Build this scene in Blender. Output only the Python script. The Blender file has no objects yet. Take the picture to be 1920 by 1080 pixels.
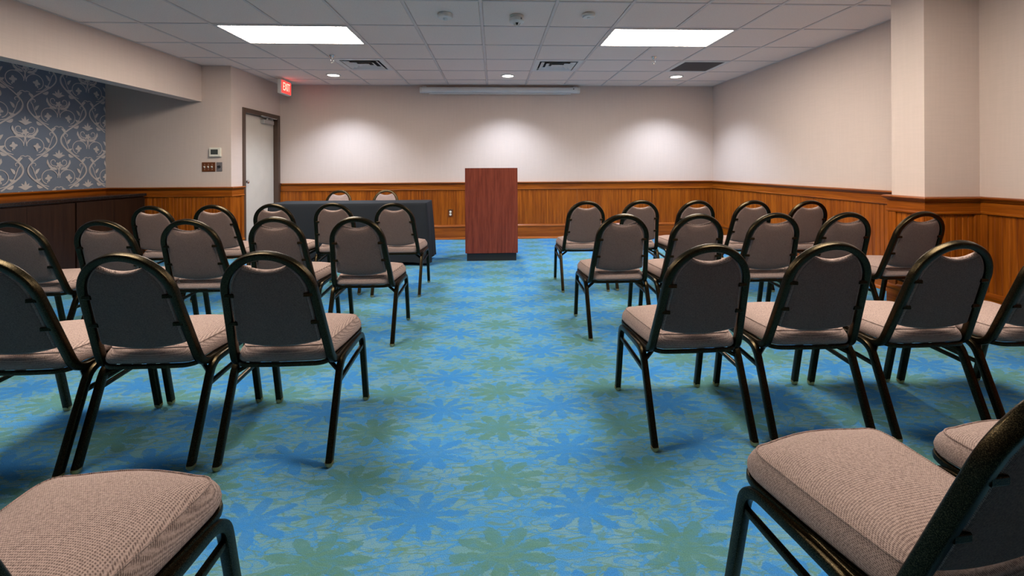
import bpy, bmesh, math, random
from mathutils import Vector, Matrix
random.seed(7)
sc = bpy.context.scene
COL = sc.collection

# ------------------------------------------------------------------ camera, world, exposure
CAM_H = 1.127
F_PX, PX, PY = 809.44, 962.71, 314.76
YAW, ROLL = 0.0447, -0.0051
cam_d = bpy.data.cameras.new('camera'); cam = bpy.data.objects.new('camera', cam_d); COL.objects.link(cam)
cam_d.sensor_width = 36.0; cam_d.sensor_fit = 'HORIZONTAL'
cam_d.lens = 36.0 * F_PX / 1920
cam_d.shift_x = (960 - PX) / 1920; cam_d.shift_y = (PY - 540) / 1920
cam_d.clip_start = 0.05
fw = Vector((math.sin(YAW), math.cos(YAW), 0)); rt = Vector((math.cos(YAW), -math.sin(YAW), 0)); up = Vector((0, 0, 1))
r2 = rt * math.cos(ROLL) + up * math.sin(ROLL); u2 = up * math.cos(ROLL) - rt * math.sin(ROLL)
cam.matrix_world = Matrix(((r2.x, u2.x, -fw.x, 0), (r2.y, u2.y, -fw.y, 0), (r2.z, u2.z, -fw.z, CAM_H), (0, 0, 0, 1)))
sc.camera = cam
w = bpy.data.worlds.new('world'); sc.world = w; w.use_nodes = True
w.node_tree.nodes['Background'].inputs[0].default_value = (0, 0, 0, 1)
w.node_tree.nodes['Background'].inputs[1].default_value = 0.0
sc.view_settings.view_transform = 'Standard'; sc.view_settings.look = 'None'
sc.view_settings.gamma = 1.0; sc.view_settings.use_curve_mapping = False
sc.view_settings.exposure = 0.0
TROFFER_E = 35.5                      # radiance of the fluorescent diffusers
TROFFER_C = (1.0, 0.91, 0.80)
DOWN_W = 185.0                        # watts of each recessed spot
DOWN_C = (0.70, 0.82, 1.0)

# ------------------------------------------------------------------ room measures
H = 2.44
YB, XR, XD, XB, YA, XW = 6.887, 3.569, -3.334, -3.694, 5.635, -4.866
XN, PX0, PY0, PY1 = 3.487, 3.072, 2.95, 3.205       # near right wall, pier
YR = -4.6                                        # rear wall behind the camera
TS, OX, OY = 0.6114, -0.715, 3.406               # ceiling grid
BZ = 1.985                                       # underside of bulkhead

# ------------------------------------------------------------------ node helpers
def srgb(r, g, b):
    f = lambda c: (c / 255 / 12.92) if c / 255 <= 0.04045 else ((c / 255 + 0.055) / 1.055) ** 2.4
    return (f(r), f(g), f(b), 1)
class NT:
    def __init__(s, name):
        s.m = bpy.data.materials.new(name); s.m.use_nodes = True
        s.t = s.m.node_tree; s.b = s.t.nodes['Principled BSDF']
    def new(s, typ, **kw):
        n = s.t.nodes.new(typ)
        for k, v in kw.items(): setattr(n, k, v)
        return n
    def put(s, sock, v):
        if hasattr(v, 'is_output') or isinstance(v, bpy.types.NodeSocket): s.t.links.new(v, sock)
        else: sock.default_value = v
    def math(s, op, a, b=0.0, c=0.0):
        n = s.new('ShaderNodeMath', operation=op)
        s.put(n.inputs[0], a); s.put(n.inputs[1], b); s.put(n.inputs[2], c)
        return n.outputs[0]
    def mix(s, f, a, b):
        n = s.new('ShaderNodeMix', data_type='RGBA')
        s.put(n.inputs[0], f); s.put(n.inputs[6], a); s.put(n.inputs[7], b)
        return n.outputs[2]
    def coord(s, kind='Object'): return s.new('ShaderNodeTexCoord').outputs[kind]
    def pos(s): return s.new('ShaderNodeNewGeometry').outputs['Position']
    def sep(s, v):
        n = s.new('ShaderNodeSeparateXYZ'); s.put(n.inputs[0], v); return n.outputs
    def comb(s, x, y, z):
        n = s.new('ShaderNodeCombineXYZ')
        for i, q in enumerate((x, y, z)): s.put(n.inputs[i], q)
        return n.outputs[0]
    def mapping(s, v, scale=(1, 1, 1), rot=(0, 0, 0), loc=(0, 0, 0)):
        n = s.new('ShaderNodeMapping'); s.put(n.inputs[0], v)
        n.inputs['Scale'].default_value = scale; n.inputs['Rotation'].default_value = rot; n.inputs['Location'].default_value = loc
        return n.outputs[0]
    def noise(s, v, scale, detail=2.0, rough=0.5, dist=0.0, out=0):
        n = s.new('ShaderNodeTexNoise'); s.put(n.inputs['Vector'], v)
        n.inputs['Scale'].default_value = scale; n.inputs['Detail'].default_value = detail
        n.inputs['Roughness'].default_value = rough; n.inputs['Distortion'].default_value = dist
        return n.outputs[out]
    def ramp(s, f, a, b):
        n = s.new('ShaderNodeMapRange', interpolation_type='SMOOTHSTEP'); s.put(n.inputs[0], f)
        n.inputs[1].default_value = a; n.inputs[2].default_value = b
        return n.outputs[0]
    def bump(s, h, strength, dist):
        n = s.new('ShaderNodeBump'); n.inputs['Strength'].default_value = strength; n.inputs['Distance'].default_value = dist
        s.put(n.inputs['Height'], h); s.t.links.new(n.outputs[0], s.b.inputs['Normal'])
    def base(s, c, rough=0.5, metal=0.0, spec=0.5):
        s.put(s.b.inputs['Base Color'], c); s.put(s.b.inputs['Roughness'], rough)
        s.put(s.b.inputs['Metallic'], metal); s.put(s.b.inputs['Specular IOR Level'], spec)
        return s.m
def lin(r, g, b): return (r, g, b, 1)

def mat_plain(name, c, rough=0.5, metal=0.0, spec=0.5, bump=0.0, bscale=200):
    n = NT(name); n.base(c, rough, metal, spec)
    q = n.coord()
    var = n.noise(q, 6.0, 3)
    n.put(n.b.inputs['Base Color'], n.mix(n.ramp(var, 0.3, 0.7), tuple(x * 0.95 for x in c[:3]) + (1,), c))
    if bump: n.bump(n.noise(q, bscale, 2), bump, 0.002)
    return n.m
def mat_wall():
    n = NT('wall_vinyl'); q = n.pos()
    a = n.noise(n.mapping(q, (60, 60, 3)), 1, 2); b = n.noise(n.mapping(q, (8, 8, 120)), 1, 2)
    f = n.math('MULTIPLY_ADD', n.math('ADD', a, b), 0.5)
    n.base(n.mix(n.ramp(f, 0.35, 0.65), lin(0.615, 0.500, 0.438), lin(0.640, 0.520, 0.456)), 0.75, 0, 0.25)
    n.bump(f, 0.10, 0.0006)
    return n.m
def mat_tile():
    n = NT('ceiling_tile_fibre'); q = n.pos()
    a = n.noise(q, 160, 3, 0.7); big = n.noise(q, 1.4, 2)
    n.base(n.mix(n.ramp(a, 0.35, 0.6), lin(0.78, 0.66, 0.585), lin(0.88, 0.75, 0.665)), 0.95, 0, 0.1)
    n.bump(a, 0.35, 0.002)
    return n.m
def mat_wood(name, dark, light, axis='Z', rough=0.32, sc_=1.0, coat=0.25, spec=0.28):
    n = NT(name); q = n.pos()
    s = {'Z': (28, 28, 1.2), 'X': (1.2, 28, 28), 'Y': (28, 1.2, 28)}[axis]
    s = tuple(v * sc_ for v in s)
    a = n.noise(n.mapping(q, s), 1, 4, 0.6, 0.6)
    s2 = tuple(v * 5 for v in s)
    b = n.noise(n.mapping(q, s2), 1, 2, 0.6)
    f = n.math('MULTIPLY_ADD', b, 0.35, n.math('MULTIPLY', a, 0.8))
    n.base(n.mix(n.ramp(f, 0.35, 0.8), dark, light), rough, 0, spec)
    n.b.inputs['Coat Weight'].default_value = coat; n.b.inputs['Coat Roughness'].default_value = 0.2
    return n.m
def mat_emit(name, c, e):
    n = NT(name); n.base(c if len(c) == 4 else c + (1,), 0.5)
    n.b.inputs['Emission Color'].default_value = c if len(c) == 4 else c + (1,)
    n.b.inputs['Emission Strength'].default_value = e
    return n.m
def mat_fabric(name, dk, lt, pitch):
    n = NT(name); x, y, z = n.sep(n.coord())
    k = 2 * math.pi / pitch
    yz = n.math('SUBTRACT', y, z); xz = n.math('ADD', x, z)
    sx = n.math('SINE', n.math('MULTIPLY', xz, k)); sy = n.math('SINE', n.math('MULTIPLY', yz, k))
    f = n.math('SUBTRACT', 1.0, n.math('MULTIPLY', n.math('MULTIPLY_ADD', sx, 0.5, 0.5), n.math('MULTIPLY_ADD', sy, 0.5, 0.5)))
    nz = n.noise(n.coord(), 260, 2)
    f2 = n.math('MULTIPLY_ADD', nz, 1.2, n.math('MULTIPLY_ADD', f, 0.75, -0.60))
    n.base(n.mix(n.ramp(f2, 0.0, 1.0), dk, lt), 0.95, 0, 0.06)
    n.bump(f2, 0.4, 0.0015)
    return n.m
def mat_chair_metal():
    n = NT('bronze_black_powder_coat'); q = n.coord()
    sp = n.noise(q, 700, 2, 0.6)
    n.base(n.mix(n.ramp(sp, 0.45, 0.7), lin(0.018, 0.0135, 0.008), lin(0.105, 0.076, 0.038)), 0.32, 1.0, 0.3)
    n.bump(sp, 0.25, 0.0008)
    return n.m
def mat_carpet():
    n = NT('floral_carpet'); q = n.pos()
    w1 = n.noise(q, 70, 2, 0.6, 0, 1); wv = n.new('ShaderNodeVectorMath', operation='MULTIPLY_ADD')
    n.put(wv.inputs[0], w1); wv.inputs[1].default_value = (0.022, 0.022, 0); wv.inputs[2].default_value = (-0.011, -0.011, 0)
    ad = n.new('ShaderNodeVectorMath', operation='ADD'); n.put(ad.inputs[0], q); n.put(ad.inputs[1], wv.outputs[0])
    x, y, z = n.sep(ad.outputs[0])
    DX, DY, SQ = 0.538, 0.308, 1.6
    def flower(x0, y0, R, np_, wd):
        u = n.math('DIVIDE', n.math('SUBTRACT', x, x0), DX); v = n.math('DIVIDE', n.math('SUBTRACT', y, y0), DY)
        iu = n.math('ROUND', u); iv = n.math('ROUND', v)
        fx = n.math('MULTIPLY', n.math('SUBTRACT', u, iu), DX)
        fy = n.math('MULTIPLY', n.math('SUBTRACT', v, iv), DY * SQ)
        r = n.math('SQRT', n.math('ADD', n.math('MULTIPLY', fx, fx), n.math('MULTIPLY', fy, fy)))
        th = n.math('ARCTAN2', fy, fx)
        rnd = n.new('ShaderNodeTexWhiteNoise', noise_dimensions='2D'); n.put(rnd.inputs[0], n.comb(iu, iv, 0.0))
        th = n.math('ADD', th, n.math('MULTIPLY', rnd.outputs[0], 0.7))
        seg = 2 * math.pi / np_
        a = n.math('SUBTRACT', n.math('MODULO', n.math('ADD', th, 4 * math.pi), seg), seg / 2)
        d = n.math('MULTIPLY', n.math('ABSOLUTE', n.math('SINE', a)), r)
        t = n.math('MINIMUM', n.math('DIVIDE', r, R), 1.0)
        ww = n.math('MULTIPLY', n.math('MULTIPLY', n.math('POWER', t, 0.55), n.math('SQRT', n.math('SUBTRACT', 1.0, n.math('POWER', t, 5.0)))), wd)
        pet = n.math('SUBTRACT', ww, d)
        core = n.math('SUBTRACT', R * 0.32, r)
        return n.ramp(n.math('MAXIMUM', pet, core), -0.003, 0.004)
    green = flower(0.02, 1.26, 0.158, 9, 0.034)
    blue = flower(0.02 + DX / 2, 1.26 + DY / 2, 0.162, 9, 0.031)
    aq = n.mapping(ad.outputs[0], (1, 1.4, 1))
    def strokes(rot, loc, scale, lvl, wdt, dist):
        nn = n.noise(n.mapping(n.mapping(q, (1, 1.5, 1)), (1, 2.4, 1), (0, 0, rot), loc), scale, 1.0, 0.5, dist)
        return n.ramp(n.math('ABSOLUTE', n.math('SUBTRACT', nn, lvl)), wdt, wdt*0.45)
    n1 = n.noise(aq, 8.0, 4, 0.65, 1.2); n3 = n.noise(aq, 3.0, 2)
    teal = n.mix(n.ramp(n3, 0.35, 0.65), srgb(110, 156, 165), srgb(116, 160, 177))
    bluec = srgb(69, 145, 210)
    c = n.mix(n.math('MULTIPLY', n.ramp(n1, 0.49, 0.56), 0.75), teal, bluec)
    c = n.mix(n.math('MULTIPLY', strokes(0.5, (3, 7, 0), 6.5, 0.5, 0.034, 0.5), 0.7), c, srgb(103, 140, 117))
    c = n.mix(n.math('MULTIPLY', strokes(-0.7, (1, 2, 0), 8.0, 0.48, 0.034, 0.6), 0.85), c, bluec)
    c = n.mix(n.math('MULTIPLY', strokes(1.3, (9, 4, 0), 7.0, 0.52, 0.030, 0.4), 0.8), c, bluec)
    c = n.mix(n.math('MULTIPLY', strokes(-0.2, (5, 1, 0), 8.5, 0.5, 0.022, 0.6), 0.6), c, srgb(100, 138, 108))
    soft = n.ramp(n.noise(q, 24, 3, 0.6), 0.25, 0.6)
    c = n.mix(n.math('MULTIPLY', n.math('MULTIPLY', blue, 0.85), n.math('MULTIPLY_ADD', soft, 0.35, 0.65)), c, srgb(55, 132, 203))
    c = n.mix(n.math('MULTIPLY', n.math('MULTIPLY', green, 0.85), n.math('MULTIPLY_ADD', soft, 0.35, 0.65)), c, srgb(91, 136, 121))
    pile = n.noise(q, 330, 2, 0.7); p2 = n.noise(q, 90, 2, 0.6)
    c = n.mix(n.math('MULTIPLY', n.ramp(pile, 0.62, 0.36), 0.35), c, srgb(44, 91, 117))
    n.base(c, 0.97, 0, 0.08)
    n.bump(n.math('ADD', pile, n.math('MULTIPLY', n.math('MAXIMUM', green, blue), 0.6)), 0.55, 0.004)
    return n.m
def mat_granite():
    n = NT('black_granite'); q = n.pos()
    a = n.noise(q, 260, 1, 0.5)
    n.base(n.mix(n.ramp(a, 0.70, 0.74), lin(0.008, 0.008, 0.009), lin(0.28, 0.28, 0.30)), 0.12, 0, 0.5)
    return n.m

M = {}
M['wall'] = mat_wall(); M['tile'] = mat_tile(); M['carpet'] = mat_carpet()
M['bar'] = mat_plain('grid_bar_paint', lin(0.68, 0.60, 0.56), 0.5)
M['wood'] = mat_wood('cherry_wainscot', lin(0.175, 0.036, 0.002), lin(0.40, 0.105, 0.007), 'Z', 0.36, 1.0, 0.05)
M['wood_x'] = mat_wood('cherry_rail_x', lin(0.175, 0.036, 0.002), lin(0.37, 0.098, 0.006), 'X', 0.33, 1.0, 0.08)
M['wood_y'] = mat_wood('cherry_rail_y', lin(0.175, 0.036, 0.002), lin(0.37, 0.098, 0.006), 'Y', 0.33, 1.0, 0.08)
M['lectern'] = mat_wood('mahogany_laminate', lin(0.120, 0.020, 0.010), lin(0.235, 0.050, 0.026), 'Z', 0.42, 1.6, 0.1)
M['black'] = mat_plain('black_laminate', lin(0.012, 0.013, 0.015), 0.5)
M['cab'] = mat_wood('espresso_cabinet', lin(0.012, 0.005, 0.003), lin(0.030, 0.013, 0.007), 'Z', 0.4, 1.0, 0.1)
M['granite'] = mat_granite()
M['door'] = mat_plain('cream_door_paint', lin(0.62, 0.56, 0.48), 0.45)
M['dframe'] = mat_plain('brown_frame_paint', lin(0.075, 0.043, 0.028), 0.4)
M['chrome'] = mat_plain('brushed_chrome', lin(0.75, 0.74, 0.72), 0.2, 1.0)
M['silver'] = mat_plain('silver_paint', lin(0.45, 0.44, 0.43), 0.35, 0.6)
M['brass'] = mat_plain('brass_glide', lin(0.62, 0.42, 0.20), 0.3, 1.0)
M['white'] = mat_plain('white_plastic', lin(0.72, 0.70, 0.66), 0.4)
M['ivory'] = mat_plain('ivory_plastic', lin(0.75, 0.70, 0.60), 0.35)
M['screenc'] = mat_plain('screen_case_paint', lin(0.78, 0.78, 0.77), 0.35)
M['dark'] = mat_plain('dark_void', lin(0.015, 0.014, 0.014), 0.8)
M['grey'] = mat_plain('grey_plate', lin(0.22, 0.19, 0.19), 0.4, 0.3)
M['lcd'] = mat_plain('lcd_glass', lin(0.05, 0.055, 0.05), 0.2)
M['brown'] = mat_plain('brown_plate', lin(0.13, 0.035, 0.006), 0.35)
M['fabric'] = mat_fabric('chair_fabric', lin(0.132, 0.092, 0.082), lin(0.440, 0.318, 0.275), 0.0044)
M['upholstery'] = mat_fabric('chair_fabric_dark', lin(0.105, 0.068, 0.058), lin(0.265, 0.178, 0.150), 0.0030)  # chair fabric again, finer weave and toned darker for the backrest rears
M['metal'] = mat_chair_metal()
M['cloth'] = mat_plain('black_polyester_cloth', lin(0.016, 0.019, 0.024), 0.8, 0, 0.2, 0.2, 900)
M['paper'] = mat_plain('slate_blue_wallpaper', lin(0.190, 0.232, 0.310), 0.42, 0, 0.5)
M['print'] = mat_plain('pearl_damask_print', lin(0.66, 0.61, 0.60), 0.4, 0.05)
M['return'] = mat_plain('grey_return_grille', lin(0.16, 0.14, 0.135), 0.7)
M['diffuser'] = mat_emit('lit_diffuser', TROFFER_C, TROFFER_E)
M['lampface'] = mat_emit('lit_lamp_face', (1.0, 0.9, 0.75), 12.0)
M['exitred'] = mat_emit('exit_red_face', (1.0, 0.05, 0.04), 1.6)
M['exitletter'] = mat_emit('exit_letter', (1.0, 0.30, 0.22), 3.2)
M['tabletop'] = mat_plain('grey_table_laminate', lin(0.30, 0.28, 0.25), 0.4)

# ------------------------------------------------------------------ mesh helpers
class MB:
    def __init__(s): s.v = []; s.f = []
    def add(s, vs, fs):
        o = len(s.v); s.v += [tuple(a) for a in vs]; s.f += [tuple(i + o for i in f) for f in fs]; return s
    def box(s, a, b, ch=0.0):
        x0, y0, z0 = [min(p, q) for p, q in zip(a, b)]; x1, y1, z1 = [max(p, q) for p, q in zip(a, b)]
        if ch <= 0:
            v = [(x0,y0,z0),(x1,y0,z0),(x1,y1,z0),(x0,y1,z0),(x0,y0,z1),(x1,y0,z1),(x1,y1,z1),(x0,y1,z1)]
            return s.add(v, [(3,2,1,0),(4,5,6,7),(0,1,5,4),(1,2,6,5),(2,3,7,6),(3,0,4,7)])
        bm = bmesh.new(); bmesh.ops.create_cube(bm, size=1)
        for q in bm.verts: q.co = Vector(((x0+x1)/2 + q.co.x*(x1-x0), (y0+y1)/2 + q.co.y*(y1-y0), (z0+z1)/2 + q.co.z*(z1-z0)))
        bmesh.ops.bevel(bm, geom=bm.edges[:], offset=ch, segments=2, affect='EDGES', profile=0.5)
        bm.verts.index_update()
        s.add([q.co[:] for q in bm.verts], [[q.index for q in f.verts] for f in bm.faces]); bm.free(); return s
    def prism(s, poly, axis_a, axis_b, o, ext):      # poly points (a,b), origin o, extruded by vector ext
        n = len(poly); A = Vector(axis_a); B = Vector(axis_b); O = Vector(o); E = Vector(ext)
        p = [O + A*a + B*b for a, b in poly]
        v = p + [q + E for q in p]
        f = [tuple(range(n))[::-1], tuple(range(n, 2*n))] + [(i, (i+1) % n, n + (i+1) % n, n + i) for i in range(n)]
        return s.add(v, f)
    def tube(s, path, prof, closed=False, caps=True, upv=(0, 0, 1)):
        path = [Vector(p) for p in path]; n = len(path); m = len(prof); vs = []
        T = []
        for i in range(n):
            a = path[(i-1) % n] if (closed or i > 0) else path[i]; b = path[(i+1) % n] if (closed or i < n-1) else path[i]
            T.append((b - a).normalized())
        U = Vector(upv); N = (U - T[0]*U.dot(T[0])).normalized()
        for i in range(n):
            if i > 0:
                q = T[i-1].rotation_difference(T[i]); N = q @ N; N = (N - T[i]*N.dot(T[i])).normalized()
            B = T[i].cross(N)
            vs += [path[i] + N*a + B*b for a, b in prof]
        fs = []
        for i in range(n if closed else n-1):
            j = (i+1) % n
            for k in range(m):
                fs.append((i*m+k, i*m+(k+1) % m, j*m+(k+1) % m, j*m+k))
        if caps and not closed:
            fs += [tuple(range(m))[::-1], tuple(range((n-1)*m, n*m))]
        return s.add(vs, fs)
    def lathe(s, prof, c, seg=20, axis='Z'):
        vs = []; fs = []; m = len(prof)
        for i in range(seg):
            a = 2*math.pi*i/seg
            for r, z in prof:
                x, y = r*math.cos(a), r*math.sin(a)
                p = {'Z': (x, y, z), 'Y': (x, z, y), 'X': (z, x, y)}[axis]
                vs.append((c[0]+p[0], c[1]+p[1], c[2]+p[2]))
        for i in range(seg):
            j = (i+1) % seg
            for k in range(m-1): fs.append((i*m+k, j*m+k, j*m+k+1, i*m+k+1))
        if prof[0][0] > 1e-6: fs.append(tuple(i*m for i in range(seg))[::-1])
        if prof[-1][0] > 1e-6: fs.append(tuple(i*m+m-1 for i in range(seg)))
        return s.add(vs, fs)
    def mesh(s, name, mat, smooth=None):
        me = bpy.data.meshes.new(name); me.from_pydata(s.v, [], s.f); me.validate()
        bm = bmesh.new(); bm.from_mesh(me); bmesh.ops.remove_doubles(bm, verts=bm.verts[:], dist=1e-6)
        bmesh.ops.recalc_face_normals(bm, faces=bm.faces[:]); bm.to_mesh(me); bm.free()
        me.materials.append(mat)
        if smooth is not None:
            me.polygons.foreach_set('use_smooth', [True]*len(me.polygons))
            me.set_sharp_from_angle(angle=math.radians(smooth))
        return me
    def build(s, name, mat, parent=None, smooth=None): return link(name, s.mesh(name, mat, smooth), parent)
def link(name, me, parent=None):
    o = bpy.data.objects.new(name, me); COL.objects.link(o)
    if parent is not None: o.parent = parent
    return o
def tag(o, label, cat, group=None):
    o['label'] = label; o['category'] = cat
    if group: o['group'] = group
    return o
def thing(name, label, cat, loc=(0, 0, 0), rz=0.0, group=None):
    o = bpy.data.objects.new(name, None); COL.objects.link(o); o.location = loc; o.rotation_euler = (0, 0, rz)
    o.empty_display_size = 0.05
    return tag(o, label, cat, group)
def struct(o): o['kind'] = 'structure'; return o
def copy_thing(o, loc, rz, label):
    c = o.copy(); COL.objects.link(c); c.location = loc; c.rotation_euler = (0, 0, rz); c['label'] = label
    for ch in list(o.children):
        d = ch.copy(); COL.objects.link(d); d.parent = c
        for g in list(ch.children):
            e = g.copy(); COL.objects.link(e); e.parent = d
    return c
def circ(r, n=10): return [(r*math.cos(2*math.pi*i/n), r*math.sin(2*math.pi*i/n)) for i in range(n)]
def rrect(a, b, r, k=3):
    out = []
    for cx, cy, a0 in ((a-r, b-r, 0), (-a+r, b-r, 90), (-a+r, -b+r, 180), (a-r, -b+r, 270)):
        for i in range(k):
            t = math.radians(a0 + 90*i/(k-1)); out.append((cx + r*math.cos(t), cy + r*math.sin(t)))
    return out
def fillet(pts, rad, k=6):
    pts = [Vector(p) for p in pts]; out = [pts[0]]
    for i in range(1, len(pts)-1):
        a, b, c = pts[i-1], pts[i], pts[i+1]; r = rad[i-1] if isinstance(rad, (list, tuple)) else rad
        if r <= 0: out.append(b); continue
        p = b + (a-b).normalized()*r; q = b + (c-b).normalized()*r
        for j in range(k+1):
            t = j/k; out.append(p*(1-t)**2 + b*2*t*(1-t) + q*t*t)
    out.append(pts[-1]); return out

# ------------------------------------------------------------------ shell
struct(MB().box((XW-0.2, YR-0.1, -0.1), (XR+0.2, YB+0.2, 0.0)).build('floor', M['carpet']))
wall_back = struct(MB().box((XD-0.25, YB, 0), (XR+0.12, YB+0.12, H+0.12)).build('wall_back', M['wall']))
wall_right = struct(MB().box((XR, PY1-0.02, 0), (XR+0.12, YB, H+0.12)).build('wall_right', M['wall']))
wall_pier = struct(MB().box((PX0, PY0, 0), (XR+0.12, PY1, H+0.12)).build('wall_pier', M['wall']))
wall_near = struct(MB().box((XN, YR, 0), (XR+0.12, PY0, H+0.12)).build('wall_right_near', M['wall']))
struct(MB().box((XW-0.12, YR-0.12, 0), (XR+0.12, YR, H+0.12)).build('wall_rear', M['wall']))
wall_return = struct(MB().box((XW-0.12, YA, 0), (XD-0.25, YA+0.12, H+0.12)).build('wall_return', M['wall']))
DO0, DO1, DOZ = 5.878, 6.868, 1.953          # door frame outer
wd = MB().box((XD-0.25, YA, 0), (XD, DO0+0.02, H+0.12)).box((XD-0.25, DO0+0.02, DOZ-0.02), (XD, YB, H+0.12)).box((XD-0.25, DO1-0.02, 0), (XD, YB, DOZ-0.02))
wall_door = struct(wd.build('wall_left', M['wall']))
wall_alcove = struct(MB().box((XW-0.12, YR, 0), (XW, YA, H+0.12)).build('wall_alcove', M['paper']))
struct(MB().box((XB-0.16, YR, BZ), (XB, YA, H+0.12)).build('wall_bulkhead', M['wall']))

# ceiling: slab with lay-in tiles and grid bars
ceiling = struct(MB().box((XW-0.12, YR-0.12, H+0.03), (XR+0.12, YB+0.12, H+0.12)).build('ceiling', M['tile']))
struct(MB().box((XW, YR, H-0.02), (XB-0.16, YA, H+0.03)).build('ceiling_alcove', M['wall']))
xs = [OX + TS*k for k in range(-5, 8)]; ys = [OY + TS*k for k in range(-14, 7)]
def clip_cells(edges, lo, hi):
    e = [lo] + [q for q in edges if lo + 0.03 < q < hi - 0.03] + [hi]
    return list(zip(e[:-1], e[1:]))
TROFF = [(OX-3*TS, OY+TS), (OX+3*TS, OY+TS)]; TROFF_R = [(OX-3*TS, OY-3*TS), (OX+3*TS, OY-3*TS)]
def in_troffer(x, y):
    return any(a < x < a+2*TS and b < y < b+TS for a, b in TROFF + TROFF_R)
VENTS = [(OX-1.5*TS, OY+3.5*TS), (OX+2.5*TS, OY+3.5*TS)]; RETURN = (OX+5.5*TS, OY+3.5*TS)
def in_vent(x, y): return any(abs(x-a) < TS/2 and abs(y-b) < TS/2 for a, b in VENTS + [RETURN])
tile_cache = {}
def tile_mesh(dx, dy):
    k = (round(dx, 3), round(dy, 3))
    if k not in tile_cache:
        a, b = dx/2 - 0.0125, dy/2 - 0.0125
        v = [(-a, -b, 0.008), (a, -b, 0.008), (a, b, 0.008), (-a, b, 0.008), (-a+0.006, -b+0.006, 0.003), (a-0.006, -b+0.006, 0.003), (a-0.006, b-0.006, 0.003), (-a+0.006, b-0.006, 0.003),
             (-dx/2, -dy/2, 0.008), (dx/2, -dy/2, 0.008), (dx/2, dy/2, 0.008), (-dx/2, dy/2, 0.008), (-dx/2, -dy/2, 0.02), (dx/2, -dy/2, 0.02), (dx/2, dy/2, 0.02), (-dx/2, dy/2, 0.02)]
        f = [(4, 7, 6, 5), (0, 4, 5, 1), (1, 5, 6, 2), (2, 6, 7, 3), (3, 7, 4, 0), (8, 0, 1, 9), (9, 1, 2, 10), (10, 2, 3, 11), (11, 3, 0, 8), (8, 9, 13, 12), (9, 10, 14, 13), (10, 11, 15, 14), (11, 8, 12, 15), (12, 13, 14, 15)]
        tile_cache[k] = MB().add(v, f).mesh('ceiling_tile', M['tile'])
    return tile_cache[k]
def xlim(y): return (XB if y < YA else XD), (XN if y < PY0 else (PX0 if y < PY1 else XR))
ycells = clip_cells(ys + [], YR, YB)
for y0, y1 in ycells:
    yc = (y0+y1)/2
    xl, xr = (XB if y1 <= YA + 0.3 else XD), (XR if y1 > PY0 + 0.3 else XN)
    for x0, x1 in clip_cells(xs, xl, xr):
        xc = (x0+x1)/2
        if in_troffer(xc, yc) or in_vent(xc, yc): continue
        o = link('ceiling_tile', tile_mesh(x1-x0, y1-y0), ceiling); o.location = (xc, yc, H)
bw = 0.0115
def bar(a, b):                                   # one run of inverted-T grid bar
    (x0, y0), (x1, y1) = a, b
    if abs(x1-x0) < 1e-6: mb = MB().box((x0-bw, y0, H-0.0008), (x0+bw, y1, H+0.006)).box((x0-0.004, y0, H+0.006), (x0+0.004, y1, H+0.03))
    else: mb = MB().box((x0, y0-bw, H), (x1, y0+bw, H+0.006)).box((x0, y0-0.004, H+0.006), (x1, y0+0.004, H+0.03))
    mb.build('grid_bar', M['bar'], ceiling)
for x in xs:
    if not (XB + 0.03 < x < XR - 0.03): continue
    y_lo, y_hi = YR, (YB if x > XD + 0.01 else YA)
    cuts = [(b, b+TS) for a, b in TROFF + TROFF_R if a + 0.05 < x < a + 2*TS - 0.05]
    cuts.sort(); cur = y_lo
    for c0, c1 in cuts + [(y_hi, None)]:
        if c0 > cur + 0.01: bar((x, cur), (x, c0))
        cur = c1
for y in ys:
    if not (YR + 0.03 < y < YB - 0.03): continue
    bar(((XB if y < YA else XD), y), ((XR if y > PY1 else XN), y))
# wall angle trim round the ceiling
mb = MB().box((XD, YB-0.018, H-0.001), (XR, YB, H+0.01)).box((XR-0.018, PY1, H-0.001), (XR, YB, H+0.01)).box((XB, YR, H-0.001), (XB+0.018, YA, H+0.01)).box((XB, YA-0.018, H-0.001), (XD, YA, H+0.01)).box((XD, YA-0.018, H-0.001), (XD+0.018, YB, H+0.01))
mb.build('wall_angle', M['bar'], ceiling)

# ------------------------------------------------------------------ wainscot
CAP = [(0, 0.862), (0.012, 0.862), (0.020, 0.868), (0.024, 0.876), (0.036, 0.881), (0.044, 0.887), (0.047, 0.895), (0.044, 0.902), (0.036, 0.905), (0, 0.905)]
FRIEZE = [(0, 0.795), (0.020, 0.795), (0.020, 0.863), (0, 0.863)]
BEAD = [(0, 0.779), (0.020, 0.779), (0.026, 0.783), (0.028, 0.790), (0.026, 0.796), (0.020, 0.799), (0, 0.799)]
BASE = [(0, 0.0), (0.024, 0.0), (0.024, 0.185), (0.030, 0.192), (0.032, 0.204), (0.028, 0.214), (0.016, 0.226), (0.010, 0.232), (0, 0.232)]
SHOE = [(0.022, 0.0), (0.042, 0.0), (0.041, 0.012), (0.036, 0.022), (0.028, 0.030), (0.022, 0.032)]
def run(name, prof, a, b, n, k0, k1, mat, parent):
    a = Vector((a[0], a[1], 0)); b = Vector((b[0], b[1], 0)); d = (b-a).normalized(); n = Vector((n[0], n[1], 0)); m = len(prof)
    vs = [a - d*(k0*o) + n*o + Vector((0, 0, z)) for o, z in prof] + [b + d*(k1*o) + n*o + Vector((0, 0, z)) for o, z in prof]
    fs = [tuple(range(m)), tuple(range(m, 2*m))[::-1]] + [(i, (i+1) % m, m+(i+1) % m, m+i) for i in range(m)]
    return MB().add(vs, fs).build(name, mat, parent, 40)
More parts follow.
